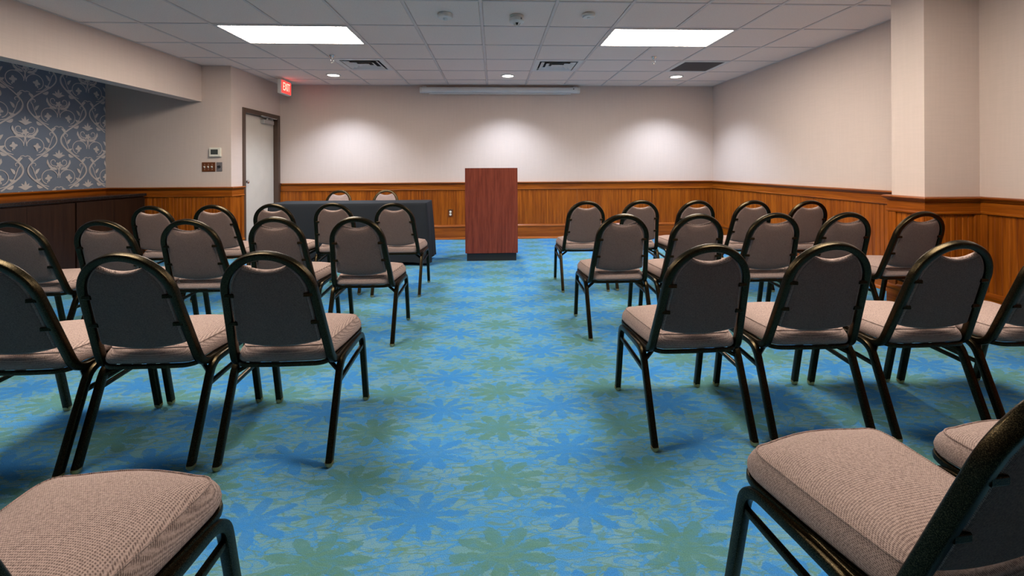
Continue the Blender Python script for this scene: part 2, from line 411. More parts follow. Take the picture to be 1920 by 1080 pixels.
def panel(a, b, n, parent, pitch=0.042):
    a = Vector((a[0], a[1], 0)); b = Vector((b[0], b[1], 0)); L = (b-a).length; d = (b-a)/L; n = Vector((n[0], n[1], 0))
    cnt = max(1, round(L/pitch)); p = L/cnt; g = 0.0030; t = 0.011
    prof = [(0.0015, 0)]
    for i in range(cnt):
        s = i*p
        prof += [(s+0.0016, t-g), (s+0.0016+g, t), (s+p-0.0016-g, t), (s+p-0.0016, t-g)]
    prof += [(L-0.0015, 0)]
    vs = []
    for z in (0.225, 0.785): vs += [a + d*s + n*o + Vector((0, 0, z)) for s, o in prof]
    m = len(prof)
    fs = [(i, i+1, m+i+1, m+i) for i in range(m-1)]
    MB().add(vs, fs).build('beadboard_panel', M['wood'], parent)
def stile(a, d, w_, n, parent):
    a = Vector((a[0], a[1], 0)); d = Vector((d[0], d[1], 0)); n = Vector((n[0], n[1], 0))
    MB().prism([(0, 0), (w_, 0), (w_, 0.018), (w_-0.002, 0.020), (0.002, 0.020), (0, 0.018)], d, n, a + Vector((0, 0, 0.215)), (0, 0, 0.58)).build('stile', M['wood'], parent)
def wainscot(a, b, n, parent, k0, k1, seams=(), stiles=()):
    ax = M['wood_x'] if abs(b[0]-a[0]) > abs(b[1]-a[1]) else M['wood_y']
    for nm, pr in (('cap_rail', CAP), ('frieze_board', FRIEZE), ('bead_moulding', BEAD), ('baseboard', BASE), ('shoe_moulding', SHOE)):
        run(nm, pr, a, b, n, k0, k1, ax, parent)
    A = Vector(a); B = Vector(b); L = (B-A).length; d = (B-A)/L
    for s0, s1 in stiles: stile(A + d*s0, d, s1-s0, n, parent)
    blocks = sorted(stiles); cur = 0.0; free = []
    for s0, s1 in blocks:
        if s0 > cur + 0.01: free.append((cur, s0))
        cur = max(cur, s1)
    if cur < L - 0.01: free.append((cur, L))
    for f0, f1 in free:
        cs = [f0] + [s for s in sorted(seams) if f0 + 0.02 < s < f1 - 0.02] + [f1]
        for c0, c1 in zip(cs[:-1], cs[1:]): panel(A + d*c0, A + d*c1, n, parent)
wainscot((XD, YB), (XR, YB), (0, -1), wall_back, -1, -1, [x - XD for x in (-2.33, -1.11, 0.11, 1.33, 2.55)])
wainscot((XR, YB), (XR, PY1), (-1, 0), wall_right, -1, -1, [YB - y for y in (6.37, 5.08, 3.79)])
wainscot((XR, PY1), (PX0, PY1), (0, 1), wall_pier, -1, 1)
wainscot((PX0, PY1), (PX0, PY0), (-1, 0), wall_pier, 1, 1, (), [(-0.012, 0.05), (0.255-0.05, 0.267)])
wainscot((PX0, PY0), (XN, PY0), (0, -1), wall_pier, 1, -1, (), [(-0.012, 0.05), (0.355, 0.415)])
wainscot((XN, PY0), (XN, YR), (-1, 0), wall_near, -1, 0, [1.2, 2.4, 3.6, 4.8], [(0, 0.06)])
wainscot((XW, YA), (XD, YA), (0, -1), wall_return, -1, 1, (), [(0.0, 0.06), (0.775, 0.835), (XD-XW-0.075, XD-XW+0.012)])
wainscot((XD, YA), (XD, DO0), (1, 0), wall_door, 1, 0, (), [(-0.012, 0.06), (0.185, 0.243)])
wainscot((XW, 3.2), (XW, YA), (1, 0), wall_alcove, 0, -1, [1.2])

# ------------------------------------------------------------------ door
door = struct(thing('door_1', 'cream door with dark brown frame beside the draped table', 'door', (XD, 0, 0)))
del door['category']
fj = 0.062
MB().box((-0.115, DO0, 0), (0.014, DO0+fj, DOZ), 0.004).build('door_jamb', M['dframe'], door)
MB().box((-0.115, DO1-fj, 0), (0.014, DO1, DOZ), 0.004).build('door_jamb', M['dframe'], door)
MB().box((-0.115, DO0+fj, DOZ-fj), (0.014, DO1-fj, DOZ), 0.004).build('door_head', M['dframe'], door)
MB().box((-0.115, DO0+fj, 0), (-0.10, DO1-fj, DOZ-fj)).build('door_stop', M['dframe'], door)
leaf = MB().box((-0.098, DO0+fj+0.003, 0.012), (-0.058, DO1-fj-0.003, DOZ-fj-0.004), 0.002).build('door_leaf', M['door'], door)
MB().lathe([(0.0, 0.0), (0.030, 0.0), (0.030, 0.006), (0.012, 0.010), (0.011, 0.035), (0.022, 0.042), (0.029, 0.052), (0.027, 0.064), (0.015, 0.071), (0, 0.072)], (-0.058, DO0+fj+0.065, 0.957), 20, 'X').build('door_knob', M['chrome'], leaf, 50)
clo = MB().box((-0.058, 6.44, 1.795), (-0.005, 6.72, 1.855), 0.006).build('door_closer', M['silver'], leaf)
MB().lathe([(0, 0), (0.018, 0), (0.018, 0.03), (0, 0.03)], (-0.03, 6.56, 1.855), 14).tube([(-0.03, 6.56, 1.880), (0.035, 6.30, 1.884)], rrect(0.004, 0.011, 0.002)).tube([(0.035, 6.30, 1.888), (0.0, 6.70, 1.888)], rrect(0.004, 0.009, 0.002)).box((-0.02, 6.66, 1.880), (0.02, 6.76, 1.8905)).build('closer_arm', M['silver'], leaf)

# ------------------------------------------------------------------ wallpaper print on the alcove wall
def print_mesh():
    rib = []; poly = []
    def spiral(cx, cy, r0, r1, a0, a1, n=26):
        return [(cx + (r0+(r1-r0)*i/n)*math.cos(math.radians(a0+(a1-a0)*i/n)), cy + (r0+(r1-r0)*i/n)*math.sin(math.radians(a0+(a1-a0)*i/n))) for i in range(n+1)]
    def leafp(x0, y0, x1, y1, wid, bend=0.0, n=9):
        dx, dy = x1-x0, y1-y0; L = math.hypot(dx, dy); nx, ny = -dy/L, dx/L; A = []; B = []
        for i in range(n+1):
            t = i/n; b = bend*math.sin(math.pi*t); hw = wid*math.sin(math.pi*min(1, t**0.8))**0.8 if 0 < t < 1 else 0
            cx, cy = x0+dx*t+nx*b, y0+dy*t+ny*b
            A.append((cx+nx*hw, cy+ny*hw)); B.append((cx-nx*hw, cy-ny*hw))
        return A + B[1:-1][::-1]
    def blob(cx, cy, r, lob, ph, amp=0.28, n=28):
        return [(cx + r*(1+amp*math.cos(lob*(2*math.pi*i/n)+ph))*math.cos(2*math.pi*i/n), cy + r*(1+amp*math.cos(lob*(2*math.pi*i/n)+ph))*math.sin(2*math.pi*i/n)) for i in range(n)]
    HW, PH = 0.345, 0.675
    # ogee side lines
    for sg in (-1, 1):
        f = lambda x: sg*x
        rib.append(([(f(0.176 + 0.150*math.cos(2*math.pi*(z+0.03)/PH)), z) for z in [(-0.5 + i/36)*PH - 0.03 for i in range(37)]], 0.0050))
        rib.append(([(f(x), y) for x, y in spiral(0.108, -0.112, 0.096, 0.070, 172, -70)], 0.0042))
        rib.append(([(f(x), y) for x, y in [(0.0, 0.0), (0.004, -0.04), (0.010, -0.08), (0.016, -0.115)]], 0.0042))
        poly.append([(f(x), y) for x, y in blob(0.112, -0.115, 0.030, 4, 0.6)])
        poly.append([(f(x), y) for x, y in leafp(0.115, -0.155, 0.130, -0.185 + 0.03, 0.012)])
        rib.append(([(f(x), y) for x, y in spiral(0.058, 0.062, 0.046, 0.012, -110, 190)], 0.0042))
        rib.append(([(f(x), y) for x, y in [(0.042, 0.019), (0.022, 0.000), (0.008, -0.022), (0.0, -0.045)]], 0.0042))
        poly.append([(f(x), y) for x, y in leafp(0.018, -0.020, 0.100, -0.050 + 0.03, 0.016, 0.010)])
        poly.append([(f(x), y) for x, y in leafp(0.060, -0.010, 0.120, 0.055, 0.013, -0.012)])
        poly.append([(f(x), y) for x, y in leafp(0.100, 0.020, 0.122, 0.090, 0.012, -0.010)])
        poly.append([(f(x), y) for x, y in leafp(0.0, 0.105, 0.070, 0.138, 0.013, 0.012)])
        poly.append([(f(x), y) for x, y in leafp(0.0, 0.105, 0.038, 0.172, 0.012, 0.004)])
        # leaves growing on the ogee line
        poly.append([(f(x), y) for x, y in leafp(0.235, -0.185, 0.150 + 0.02, -0.215, 0.016, 0.010)])
        poly.append([(f(x), y) for x, y in leafp(0.262, -0.140, 0.190, -0.118, 0.015, 0.010)])
        poly.append([(f(x), y) for x, y in leafp(0.245, -0.070, 0.205, -0.010, 0.014, -0.006)])
        rib.append(([(f(x), y) for x, y in spiral(0.262, 0.025, 0.034, 0.010, -70, 240)], 0.0040))
        rib.append(([(f(x), y) for x, y in [(0.110, -0.208), (0.170, -0.190), (0.225, -0.140), (0.252, -0.080), (0.275, -0.008)]], 0.0042))
        # curled tulip pair at the pinch of the ogee
        poly.append([(f(x), y) for x, y in leafp(0.030, -0.235, 0.070, -0.300, 0.016, 0.016)])
        rib.append(([(f(x), y) for x, y in [(0.0, -0.225), (0.020, -0.215), (0.042, -0.222), (0.058, -0.245), (0.066, -0.275)]], 0.0042))
    poly.append(leafp(0, 0.100, 0, 0.200, 0.014))
    poly.append(blob(0, 0.030, 0.030, 5, math.pi/2*0 + 0.3))
    poly.append(blob(0, -0.035, 0.006, 1, 0, 0))
    mb = MB()
    lay = [0]
    def put(pts2, cy, cz, ribw=None):
        lay[0] += 1; X = XW + 0.0006 + 0.00012*(lay[0] % 61)
        if ribw is None:
            p = [(X, cy+a, cz+b) for a, b in pts2]
            if all(q[2] < 0.9 or q[2] > 2.4 for q in p) or all(q[1] > YA or q[1] < 3.2 for q in p): return
            p = [(q[0], min(max(q[1], 3.2), YA-0.001), min(max(q[2], 0.9), 2.41)) for q in p]
            c = (X, sum(q[1] for q in p)/len(p), sum(q[2] for q in p)/len(p))
            n = len(p); mb.add(p + [c], [(i, (i+1) % n, n) for i in range(n)])
        else:
            n = len(pts2); L = []; R = []
            for i in range(n):
                a = pts2[max(0, i-1)]; b = pts2[min(n-1, i+1)]; dx, dy = b[0]-a[0], b[1]-a[1]; l = math.hypot(dx, dy) or 1
                nx, ny = -dy/l*ribw, dx/l*ribw
                L.append((cy+pts2[i][0]+nx, cz+pts2[i][1]+ny)); R.append((cy+pts2[i][0]-nx, cz+pts2[i][1]-ny))
            for i in range(n-1):
                q = [L[i], L[i+1], R[i+1], R[i]]
                if all(3.2 < a < YA-0.001 and 0.9 < b < 2.41 for a, b in q): mb.add([(X, a, b) for a, b in q], [(0, 1, 2, 3)])
    for ci in range(-1, 7):
        cy = 5.05 + 0.345*(1 - ci) + 0.345
        zo = 1.157 + (0 if (ci % 2 == 0) else PH/2)
        for r in range(-2, 3):
            for p in poly: put(p, cy, zo + r*PH)
            for p, wd_ in rib: put(p, cy, zo + r*PH, wd_)
    return mb
pm = print_mesh().build('damask_print', M['print'], wall_alcove); pm['kind'] = 'stuff'
pm['label'] = 'pearly scrolling damask motif printed on the slate blue wallpaper'

# ------------------------------------------------------------------ ceiling fixtures
def troffer(x, y, label, mat, group):
    t = thing('ceiling_light', label, 'ceiling light', (x+TS, y+TS/2, H), 0, group)
    a, b = TS-0.012, TS/2-0.012
    fr = MB()
    for q in (((-a, -b, -0.004), (a, -b+0.022, 0.03)), ((-a, b-0.022, -0.004), (a, b, 0.03)), ((-a, -b+0.022, -0.004), (-a+0.022, b-0.022, 0.03)), ((a-0.022, -b+0.022, -0.004), (a, b-0.022, 0.03))): fr.box(*q)
    fr.build('light_frame', M['bar'], t)
    d = MB().box((-a+0.022, -b+0.022, 0.0), (a-0.022, b-0.022, 0.006)).build('diffuser', mat, t)
    d['label'] = 'glowing white prismatic diffuser'
    return t
troffer(*TROFF[0], 'large rectangular lit ceiling panel left of the smoke detectors', M['diffuser'], 'fluorescent ceiling panels')
troffer(*TROFF[1], 'large rectangular lit ceiling panel right of the smoke detectors', M['diffuser'], 'fluorescent ceiling panels')
for i, q in enumerate(TROFF_R): troffer(*q, ('rectangular lit ceiling panel above the third row on the wallpaper side', 'rectangular lit ceiling panel above the third row on the pier side')[i], M['diffuser'], 'fluorescent ceiling panels')
def downlight(x, y, label):
    t = thing('recessed_downlight', label, 'downlight', (x, y, H), 0, 'round recessed downlights near the back wall')
    MB().lathe([(0.078, 0.004), (0.078, -0.006), (0.098, -0.006), (0.100, -0.002), (0.100, 0.004)], (0, 0, 0), 28).build('trim_ring', M['white'], t, 40)
    MB().lathe([(0, -0.003), (0.060, -0.003), (0.079, -0.001), (0.079, 0.003), (0, 0.003)], (0, 0, 0), 28).build('lamp_face', M['lampface'], t)
    l = bpy.data.lights.new('downlight_lamp', 'SPOT'); l.energy = DOWN_W; l.color = DOWN_C; l.spot_size = math.radians(118); l.spot_blend = 0.75; l.shadow_soft_size = 0.06
    o = bpy.data.objects.new('downlight_lamp', l); COL.objects.link(o); o.parent = t; o.location = (0, 0, -0.02)
    return t
downlight(OX-2.5*TS, OY+4.5*TS, 'lit round downlight in the ceiling nearest the exit sign')
downlight(OX+1.5*TS, OY+4.5*TS, 'lit round downlight in the ceiling above the projection screen case')
downlight(OX+5.5*TS, OY+4.5*TS, 'lit round downlight in the ceiling beside the dark return grille')
def vent(x, y, label):
    t = thing('air_vent', label, 'vent', (x, y, H), 0, 'square supply air diffusers')
    a = TS/2-0.012
    fr = MB()
    def frame(mb, o, i, z0, z1, z2=None):
        v = []
        for h, z in ((o, z0), (i, z1)): v += [(-h, -h, z), (h, -h, z), (h, h, z), (-h, h, z)]
        mb.add(v, [(k, (k+1) % 4, 4+(k+1) % 4, 4+k) for k in range(4)])
    MB().box((-a, -a, 0.028), (a, a, 0.032)).build('backing', M['dark'], t)
    fr = MB(); frame(fr, a, a-0.055, 0.0, -0.001); frame(fr, a-0.055, a-0.055, -0.001, 0.028); fr.build('vent_frame', M['white'], t)
    for k, (o, i) in enumerate(((0.215, 0.165), (0.145, 0.095))):
        f = MB(); frame(f, o, i, -0.004, 0.022); frame(f, o+0.004, i+0.004, -0.006, 0.020); frame(f, o, o+0.004, -0.004, -0.006); f.build('louvre', M['white'], t)
    f = MB(); frame(f, 0.075, 0.03, -0.004, 0.012); f.box((-0.03, -0.03, 0.010), (0.03, 0.03, 0.013)); f.build('louvre', M['white'], t)
vent(*VENTS[0], 'white square louvred air vent left of the screen case')
vent(*VENTS[1], 'white square louvred air vent over the right end of the screen case')
t = thing('return_grille', 'dark grey square return air grille in the ceiling near the right wall', 'vent', (*RETURN, H))
a = TS/2-0.012
fr = MB()
for q in (((-a, -a, -0.002), (a, -a+0.04, 0.02)), ((-a, a-0.04, -0.002), (a, a, 0.02)), ((-a, -a+0.04, -0.002), (-a+0.04, a-0.04, 0.02)), ((a-0.04, -a+0.04, -0.002), (a, a-0.04, 0.02))): fr.box(*q)
fr.build('grille_frame', M['white'], t)
MB().box((-a+0.04, -a+0.04, 0.014), (a-0.04, a-0.04, 0.018)).build('backing', M['dark'], t)
sl = MB(); n_ = 24
for i in range(n_):
    u = -a+0.045 + (2*a-0.09)*i/(n_-1)
    sl.box((u-0.003, -a+0.04, 0.002), (u+0.003, a-0.04, 0.013)); sl.box((-a+0.04, u-0.003, 0.002), (a-0.04, u+0.003, 0.013))
g = sl.build('eggcrate_core', M['return'], t); g['kind'] = 'stuff'
def sprinkler(x, y, label):
    t = thing('fire_sprinkler', label, 'sprinkler', (x, y, H), 0, 'pendant fire sprinklers')
    MB().lathe([(0.0, 0), (0.036, 0), (0.034, -0.006), (0.018, -0.022), (0.012, -0.03), (0, -0.03)], (0, 0, 0), 20).build('escutcheon', M['chrome'], t, 40)
    f = MB().lathe([(0, -0.03), (0.011, -0.03), (0.011, -0.042), (0.008, -0.045), (0, -0.045)], (0, 0, 0), 12)
    for s in (-1, 1): f.tube([(s*0.008, 0, -0.042), (s*0.017, 0, -0.055), (s*0.015, 0, -0.068), (s*0.003, 0, -0.078)], circ(0.0032, 8))
    f.build('sprinkler_frame', M['chrome'], t, 40)
    MB().lathe([(0, -0.078), (0.007, -0.078), (0.017, -0.082), (0.017, -0.084), (0, -0.084)], (0, 0, 0), 16).build('deflector', M['chrome'], t)
    MB().tube([(0, 0, -0.045), (0, 0, -0.076)], circ(0.0025, 8)).build('bulb', M['brass'], t)
sprinkler(-1.868, 5.09, 'chrome ceiling sprinkler near the exit sign side vent')
sprinkler(1.91, 5.07, 'chrome ceiling sprinkler near the dark return grille')
def detector(x, y, label, kind):
    t = thing('smoke_detector', label, 'smoke detector', (x, y, H), 0, 'round white ceiling detectors')
    if kind == 0:
        MB().lathe([(0, 0), (0.062, 0), (0.064, -0.006), (0.064, -0.026), (0.058, -0.034), (0, -0.036)], (0, 0, 0), 28).build('detector_body', M['white'], t, 40)
        MB().lathe([(0.02, -0.034), (0.018, -0.045), (0.006, -0.055), (0, -0.056)], (0, 0, 0), 14).build('sensor', M['white'], t, 40)
    elif kind == 1:
        MB().lathe([(0, 0), (0.060, 0), (0.060, -0.010), (0.050, -0.014), (0.050, -0.022), (0.066, -0.026), (0.066, -0.050), (0.058, -0.058), (0.036, -0.060), (0, -0.060)], (0, 0, 0), 28).build('detector_body', M['white'], t, 40)
        cg = MB()
        for k in range(6):
            an = math.pi*k/3; cg.tube([(0.032*math.cos(an), 0.032*math.sin(an), -0.058), (0.024*math.cos(an), 0.024*math.sin(an), -0.075), (0.004*math.cos(an), 0.004*math.sin(an), -0.088)], circ(0.003, 6))
        cg.build('sensor_cage', M['white'], t)
        MB().lathe([(0.018, -0.058), (0.016, -0.072), (0, -0.076)], (0, 0, 0), 14).build('sensor', M['dark'], t)
        MB().box((0.030, -0.066, -0.046), (0.042, -0.056, -0.034)).build('status_lamp', M['grey'], t)
    else:
        MB().lathe([(0, 0), (0.052, 0), (0.054, -0.006), (0.054, -0.022), (0.046, -0.030), (0, -0.032)], (0, 0, 0), 28).build('detector_body', M['white'], t, 40)
        MB().lathe([(0, -0.031), (0.014, -0.032), (0.012, -0.036), (0, -0.037)], (0, 0, 0), 14).build('sensor', M['white'], t, 40)
detector(OX+0.5*TS, 3.70, 'flat white ceiling detector with small centre nub, leftmost of three', 0)
detector(OX+1.5*TS, 3.73, 'taller white ceiling smoke detector with caged tip, middle of three', 1)
detector(OX+2.5*TS, 3.66, 'smallest plain white ceiling detector, nearest the right ceiling light', 2)

# exit sign hung from the ceiling
t = thing('exit_sign', 'white box exit sign with glowing red face by the door', 'exit sign', (-3.055, 6.455, H))
MB().box((-0.027, -0.155, -0.225), (0.024, 0.155, -0.024), 0.005).build('sign_housing', M['white'], t)
MB().box((-0.015, -0.05, -0.024), (0.015, 0.05, 0.0)).build('canopy', M['white'], t)
fc = MB().box((0.024, -0.140, -0.212), (0.027, 0.140, -0.036)).build('sign_face', M['exitred'], t)
cu = bpy.data.curves.new('exit_text', 'FONT'); cu.body = 'EXIT'; cu.size = 0.165; cu.extrude = 0.0008; cu.align_x = 'CENTER'; cu.align_y = 'CENTER'
to = bpy.data.objects.new('exit_text', cu); COL.objects.link(to); bpy.context.view_layer.update()
me = bpy.data.meshes.new_from_object(to); bpy.data.objects.remove(to); me.name = 'exit_lettering'
me.materials.clear(); me.materials.append(M['exitletter'])
me.transform(Matrix(((0, 0, 1, 0.0285), (0.62, 0, 0, 0), (0, 1, 0, -0.124), (0, 0, 0, 1))))
link('lettering', me, fc)

# projection screen case
t = thing('projection_screen', 'long pale grey rolled up projection screen case high on the back wall', 'screen', (0.106, YB, 0))
prof = [(0, 2.315), (-0.05, 2.312), (-0.075, 2.320), (-0.088, 2.340), (-0.090, 2.365), (-0.084, 2.390), (-0.068, 2.402), (0, 2.404)]
MB().prism([(a_, b_) for a_, b_ in prof], (0, 1, 0), (0, 0, 1), (-1.225, 0, 0), (2.45, 0, 0)).build('case', M['screenc'], t, 40)
for s in (-1, 1):
    x0 = s*1.225; MB().prism([(a_*1.03, 2.36+(b_-2.36)*1.06) for a_, b_ in prof], (0, 1, 0), (0, 0, 1), (x0, 0, 0), (s*0.038, 0, 0)).build('end_cap', M['white'], t)
MB().tube([(-1.12, -0.052, 2.302), (1.12, -0.052, 2.302)], rrect(0.009, 0.012, 0.004)).build('bottom_bar', M['screenc'], t)
MB().tube([(1.16, -0.0895, 2.372), (1.16, -0.096, 2.372)], circ(0.009, 10)).build('screw', M['dark'], t)
for s in (-1, 1): MB().box((s*1.20-0.03, -0.03, 2.402), (s*1.20+0.03, 0, 2.425)).build('wall_bracket', M['screenc'], t)

# ------------------------------------------------------------------ wall plates
t = thing('thermostat', 'white thermostat with dark screen on the wall above the switches', 'thermostat', (-3.520, YA, 1.345))
bd = MB().box((-0.070, -0.030, -0.058), (0.070, 0, 0.058), 0.006).build('thermostat_body', M['ivory'], t)
MB().box((-0.048, -0.0315, -0.030), (0.040, -0.029, 0.034)).build('screen', M['lcd'], t)
t = thing('light_switch', 'brown three-gang switch plate with white toggles left of the grey dimmer', 'light switch', (-3.610, YA, 1.158))
MB().box((-0.082, -0.008, -0.060), (0.082, 0, 0.060), 0.004).build('switch_plate', M['brown'], t)
for k in (-1, 0, 1):
    tg = MB().prism([(-0.008, -0.015), (-0.026, 0.004), (-0.024, 0.012), (-0.008, 0.014)], (0, 1, 0), (0, 0, 1), (k*0.046-0.006, 0, 0), (0.012, 0, 0)).build('toggle', M['ivory'], t)
    for z in (-0.032, 0.032): MB().lathe([(0, -0.0095), (0.004, -0.009), (0.004, -0.007), (0, -0.007)], (k*0.046, 0, z), 10, 'Y').build('screw', M['ivory'], t)
t = thing('dimmer_switch', 'grey dimmer plate with dark round knob beside the switches', 'dimmer', (-3.478, YA, 1.160))
MB().box((-0.036, -0.007, -0.058), (0.036, 0, 0.058), 0.003).build('dimmer_plate', M['grey'], t)
MB().lathe([(0, -0.026), (0.015, -0.025), (0.018, -0.007), (0, -0.007)], (0, 0, 0), 18, 'Y').build('dimmer_knob', M['dark'], t, 40)
t = thing('wall_outlet', 'white duplex outlet on brown plate in the back wall panelling', 'outlet', (-0.694, YB-0.011, 0.415))
MB().box((-0.036, -0.006, -0.060), (0.036, 0, 0.060), 0.002).build('outlet_plate', M['brown'], t)
for z in (-0.021, 0.021):
    rc = MB().lathe([(0, -0.0095), (0.017, -0.009), (0.018, -0.006), (0, -0.006)], (0, 0, z), 18, 'Y').build('receptacle', M['ivory'], t)
MB().box((-0.030, -0.008, 0.054), (0.030, -0.004, 0.062)).build('plate_edge', M['brass'], t)

# ------------------------------------------------------------------ cabinets along the wallpapered wall
CX = -4.352
for i, (y0, y1, lab) in enumerate(((4.70, 5.585, 'dark espresso two-door base cabinet touching the panelled return wall'), (3.755, 4.688, 'dark espresso two-door base cabinet at the left picture edge'))):
    t = thing('base_cabinet', lab, 'cabinet', ((XW+CX)/2, (y0+y1)/2, 0), 0, 'base cabinets under the granite top')
    dx = (CX-XW)/2; dy = (y1-y0)/2
    MB().box((-dx+0.045, -dy, 0.09), (dx-0.022, dy, 0.80)).build('cabinet_body', M['cab'], t)
    MB().box((-dx+0.045, -dy, 0.0), (dx-0.08, dy, 0.09)).build('toe_kick', M['black'], t)
    for s in (-1, 1):
        a0, a1 = (-dy+0.004, -0.0015) if s < 0 else (0.0015, dy-0.004)
        MB().box((dx-0.021, a0, 0.10), (dx, a1, 0.785), 0.0015).build('cabinet_door', M['cab'], t)
tag(MB().box((XW+0.048, 3.74, 0.8005), (CX+0.02, YA-0.048, 0.835), 0.004).build('worktop', M['granite']), 'long polished black granite worktop over the dark cabinets', 'worktop')

# ------------------------------------------------------------------ lectern
t = thing('lectern', 'tall mahogany laminate lectern with black plinth in the centre', 'lectern', (-0.035, 5.235, 0))
MB().box((-0.318, 0.0, 0.095), (0.318, 0.020, 1.127), 0.001).build('front_panel', M['lectern'], t)
for s in (-1, 1):
    MB().prism([(0.0205, 0.095), (0.48, 0.095), (0.48, 0.985), (0.0205, 1.108)], (0, 1, 0), (0, 0, 1), (s*0.318, 0, 0), (-s*0.019, 0, 0)).build('side_panel', M['lectern'], t)
MB().prism([(0.0205, 1.108), (0.50, 0.981), (0.50, 1.000), (0.0205, 1.127)], (0, 1, 0), (0, 0, 1), (-0.318, 0, 0), (0.636, 0, 0)).build('reading_top', M['lectern'], t)
MB().box((-0.298, 0.021, 0.095), (0.298, 0.48, 0.115)).build('shelf', M['lectern'], t)
MB().box((-0.298, 0.021, 0.55), (0.298, 0.46, 0.57)).build('shelf', M['lectern'], t)
MB().box((-0.300, 0.018, 0.0), (0.300, 0.46, 0.0945)).build('plinth', M['black'], t)

# ------------------------------------------------------------------ draped table
TX0, TX1, TY0, TY1, TZ = -2.590, -0.790, 5.06, 5.50, 0.725
t = thing('folding_table', 'long folding table hidden under the black cloth', 'table', ((TX0+TX1)/2, (TY0+TY1)/2, 0))
hx, hy = (TX1-TX0)/2-0.01, (TY1-TY0)/2-0.01
MB().box((-hx, -hy, TZ-0.03), (hx, hy, TZ-0.003), 0.004).build('table_top', M['tabletop'], t)
for sx in (-1, 1):
    for sy in (-1, 1): MB().tube([(sx*(hx-0.18), sy*(hy-0.05), 0), (sx*(hx-0.18), sy*(hy-0.05), TZ-0.03)], circ(0.014, 10)).build('leg', M['black'], t)
    MB().tube([(sx*(hx-0.18), -hy+0.05, 0.12), (sx*(hx-0.18), hy-0.05, 0.12)], circ(0.010, 8)).build('stretcher', M['black'], t)
def cloth_mesh():
    hx, hy, r = (TX1-TX0)/2, (TY1-TY0)/2, 0.02
    per = []
    def seg(a, b, n):
        for i in range(n): per.append((a[0]+(b[0]-a[0])*i/n, a[1]+(b[1]-a[1])*i/n))
    c = 0.022
    seg((-hx+c, -hy), (hx-c, -hy), 60)
    for k in range(6): an = -math.pi/2+math.pi/2*k/6; per.append((hx-c+c*math.cos(an), -hy+c+c*math.sin(an)))
    seg((hx, -hy+c), (hx, hy-c), 18)
    for k in range(6): an = math.pi/2*k/6; per.append((hx-c+c*math.cos(an), hy-c+c*math.sin(an)))
    seg((hx-c, hy), (-hx+c, hy), 60)
    for k in range(6): an = math.pi/2+math.pi/2*k/6; per.append((-hx+c+c*math.cos(an), hy-c+c*math.sin(an)))
    seg((-hx, hy-c), (-hx, -hy+c), 18)
    for k in range(6): an = math.pi+math.pi/2*k/6; per.append((-hx+c+c*math.cos(an), -hy+c+c*math.sin(an)))
    n = len(per); vs = []; rings = []
    levels = [(0, -0.010, 0.0), (0.002, 0.0, 0.0), (0.010, 0.004, 0.0), (0.04, 0.006, 0.05), (0.12, 0.010, 0.2), (0.25, 0.015, 0.5), (0.40, 0.020, 0.8), (0.55, 0.025, 1.0), (0.665, 0.030, 1.1), (0.69, 0.031, 1.15)]
    for d, off, wv in levels:
        for i, (x, y) in enumerate(per):
            nx = (1 if x > hx-c else (-1 if x < -hx+c else 0)); ny = (1 if y > hy-c else (-1 if y < -hy+c else 0))
            l = math.hypot(nx, ny) or 1; nx /= l; ny /= l
            corner = max(0, 1-min(abs(abs(x)-hx)+abs(abs(y)-hy), 0.16)/0.16)
            s = x*9.0 + y*14.0
            wob = wv*(0.005*math.sin(s*1.3+1)+0.004*math.sin(s*2.9)) + wv*0.022*corner
            q = min(off + wob, 0.012) if ny > 0.5 else off + wob
            hem = 0.008*math.sin(s*0.8) if d > 0.6 else 0
            if ny > 0.5: q = min(q, 0.012)
            vs.append((x+nx*q, y+ny*q, TZ + 0.004 - d + hem))
    fs = []
    for k in range(len(levels)-1):
        for i in range(n): fs.append((k*n+i, k*n+(i+1) % n, (k+1)*n+(i+1) % n, (k+1)*n+i))
    fs.append(tuple(range(n)))
    return MB().add(vs, fs)
cl = cloth_mesh().build('tablecloth', M['cloth'], None, 60); cl.location = ((TX0+TX1)/2, (TY0+TY1)/2, 0)
tag(cl, 'black cloth draped to the floor over the long table', 'tablecloth')

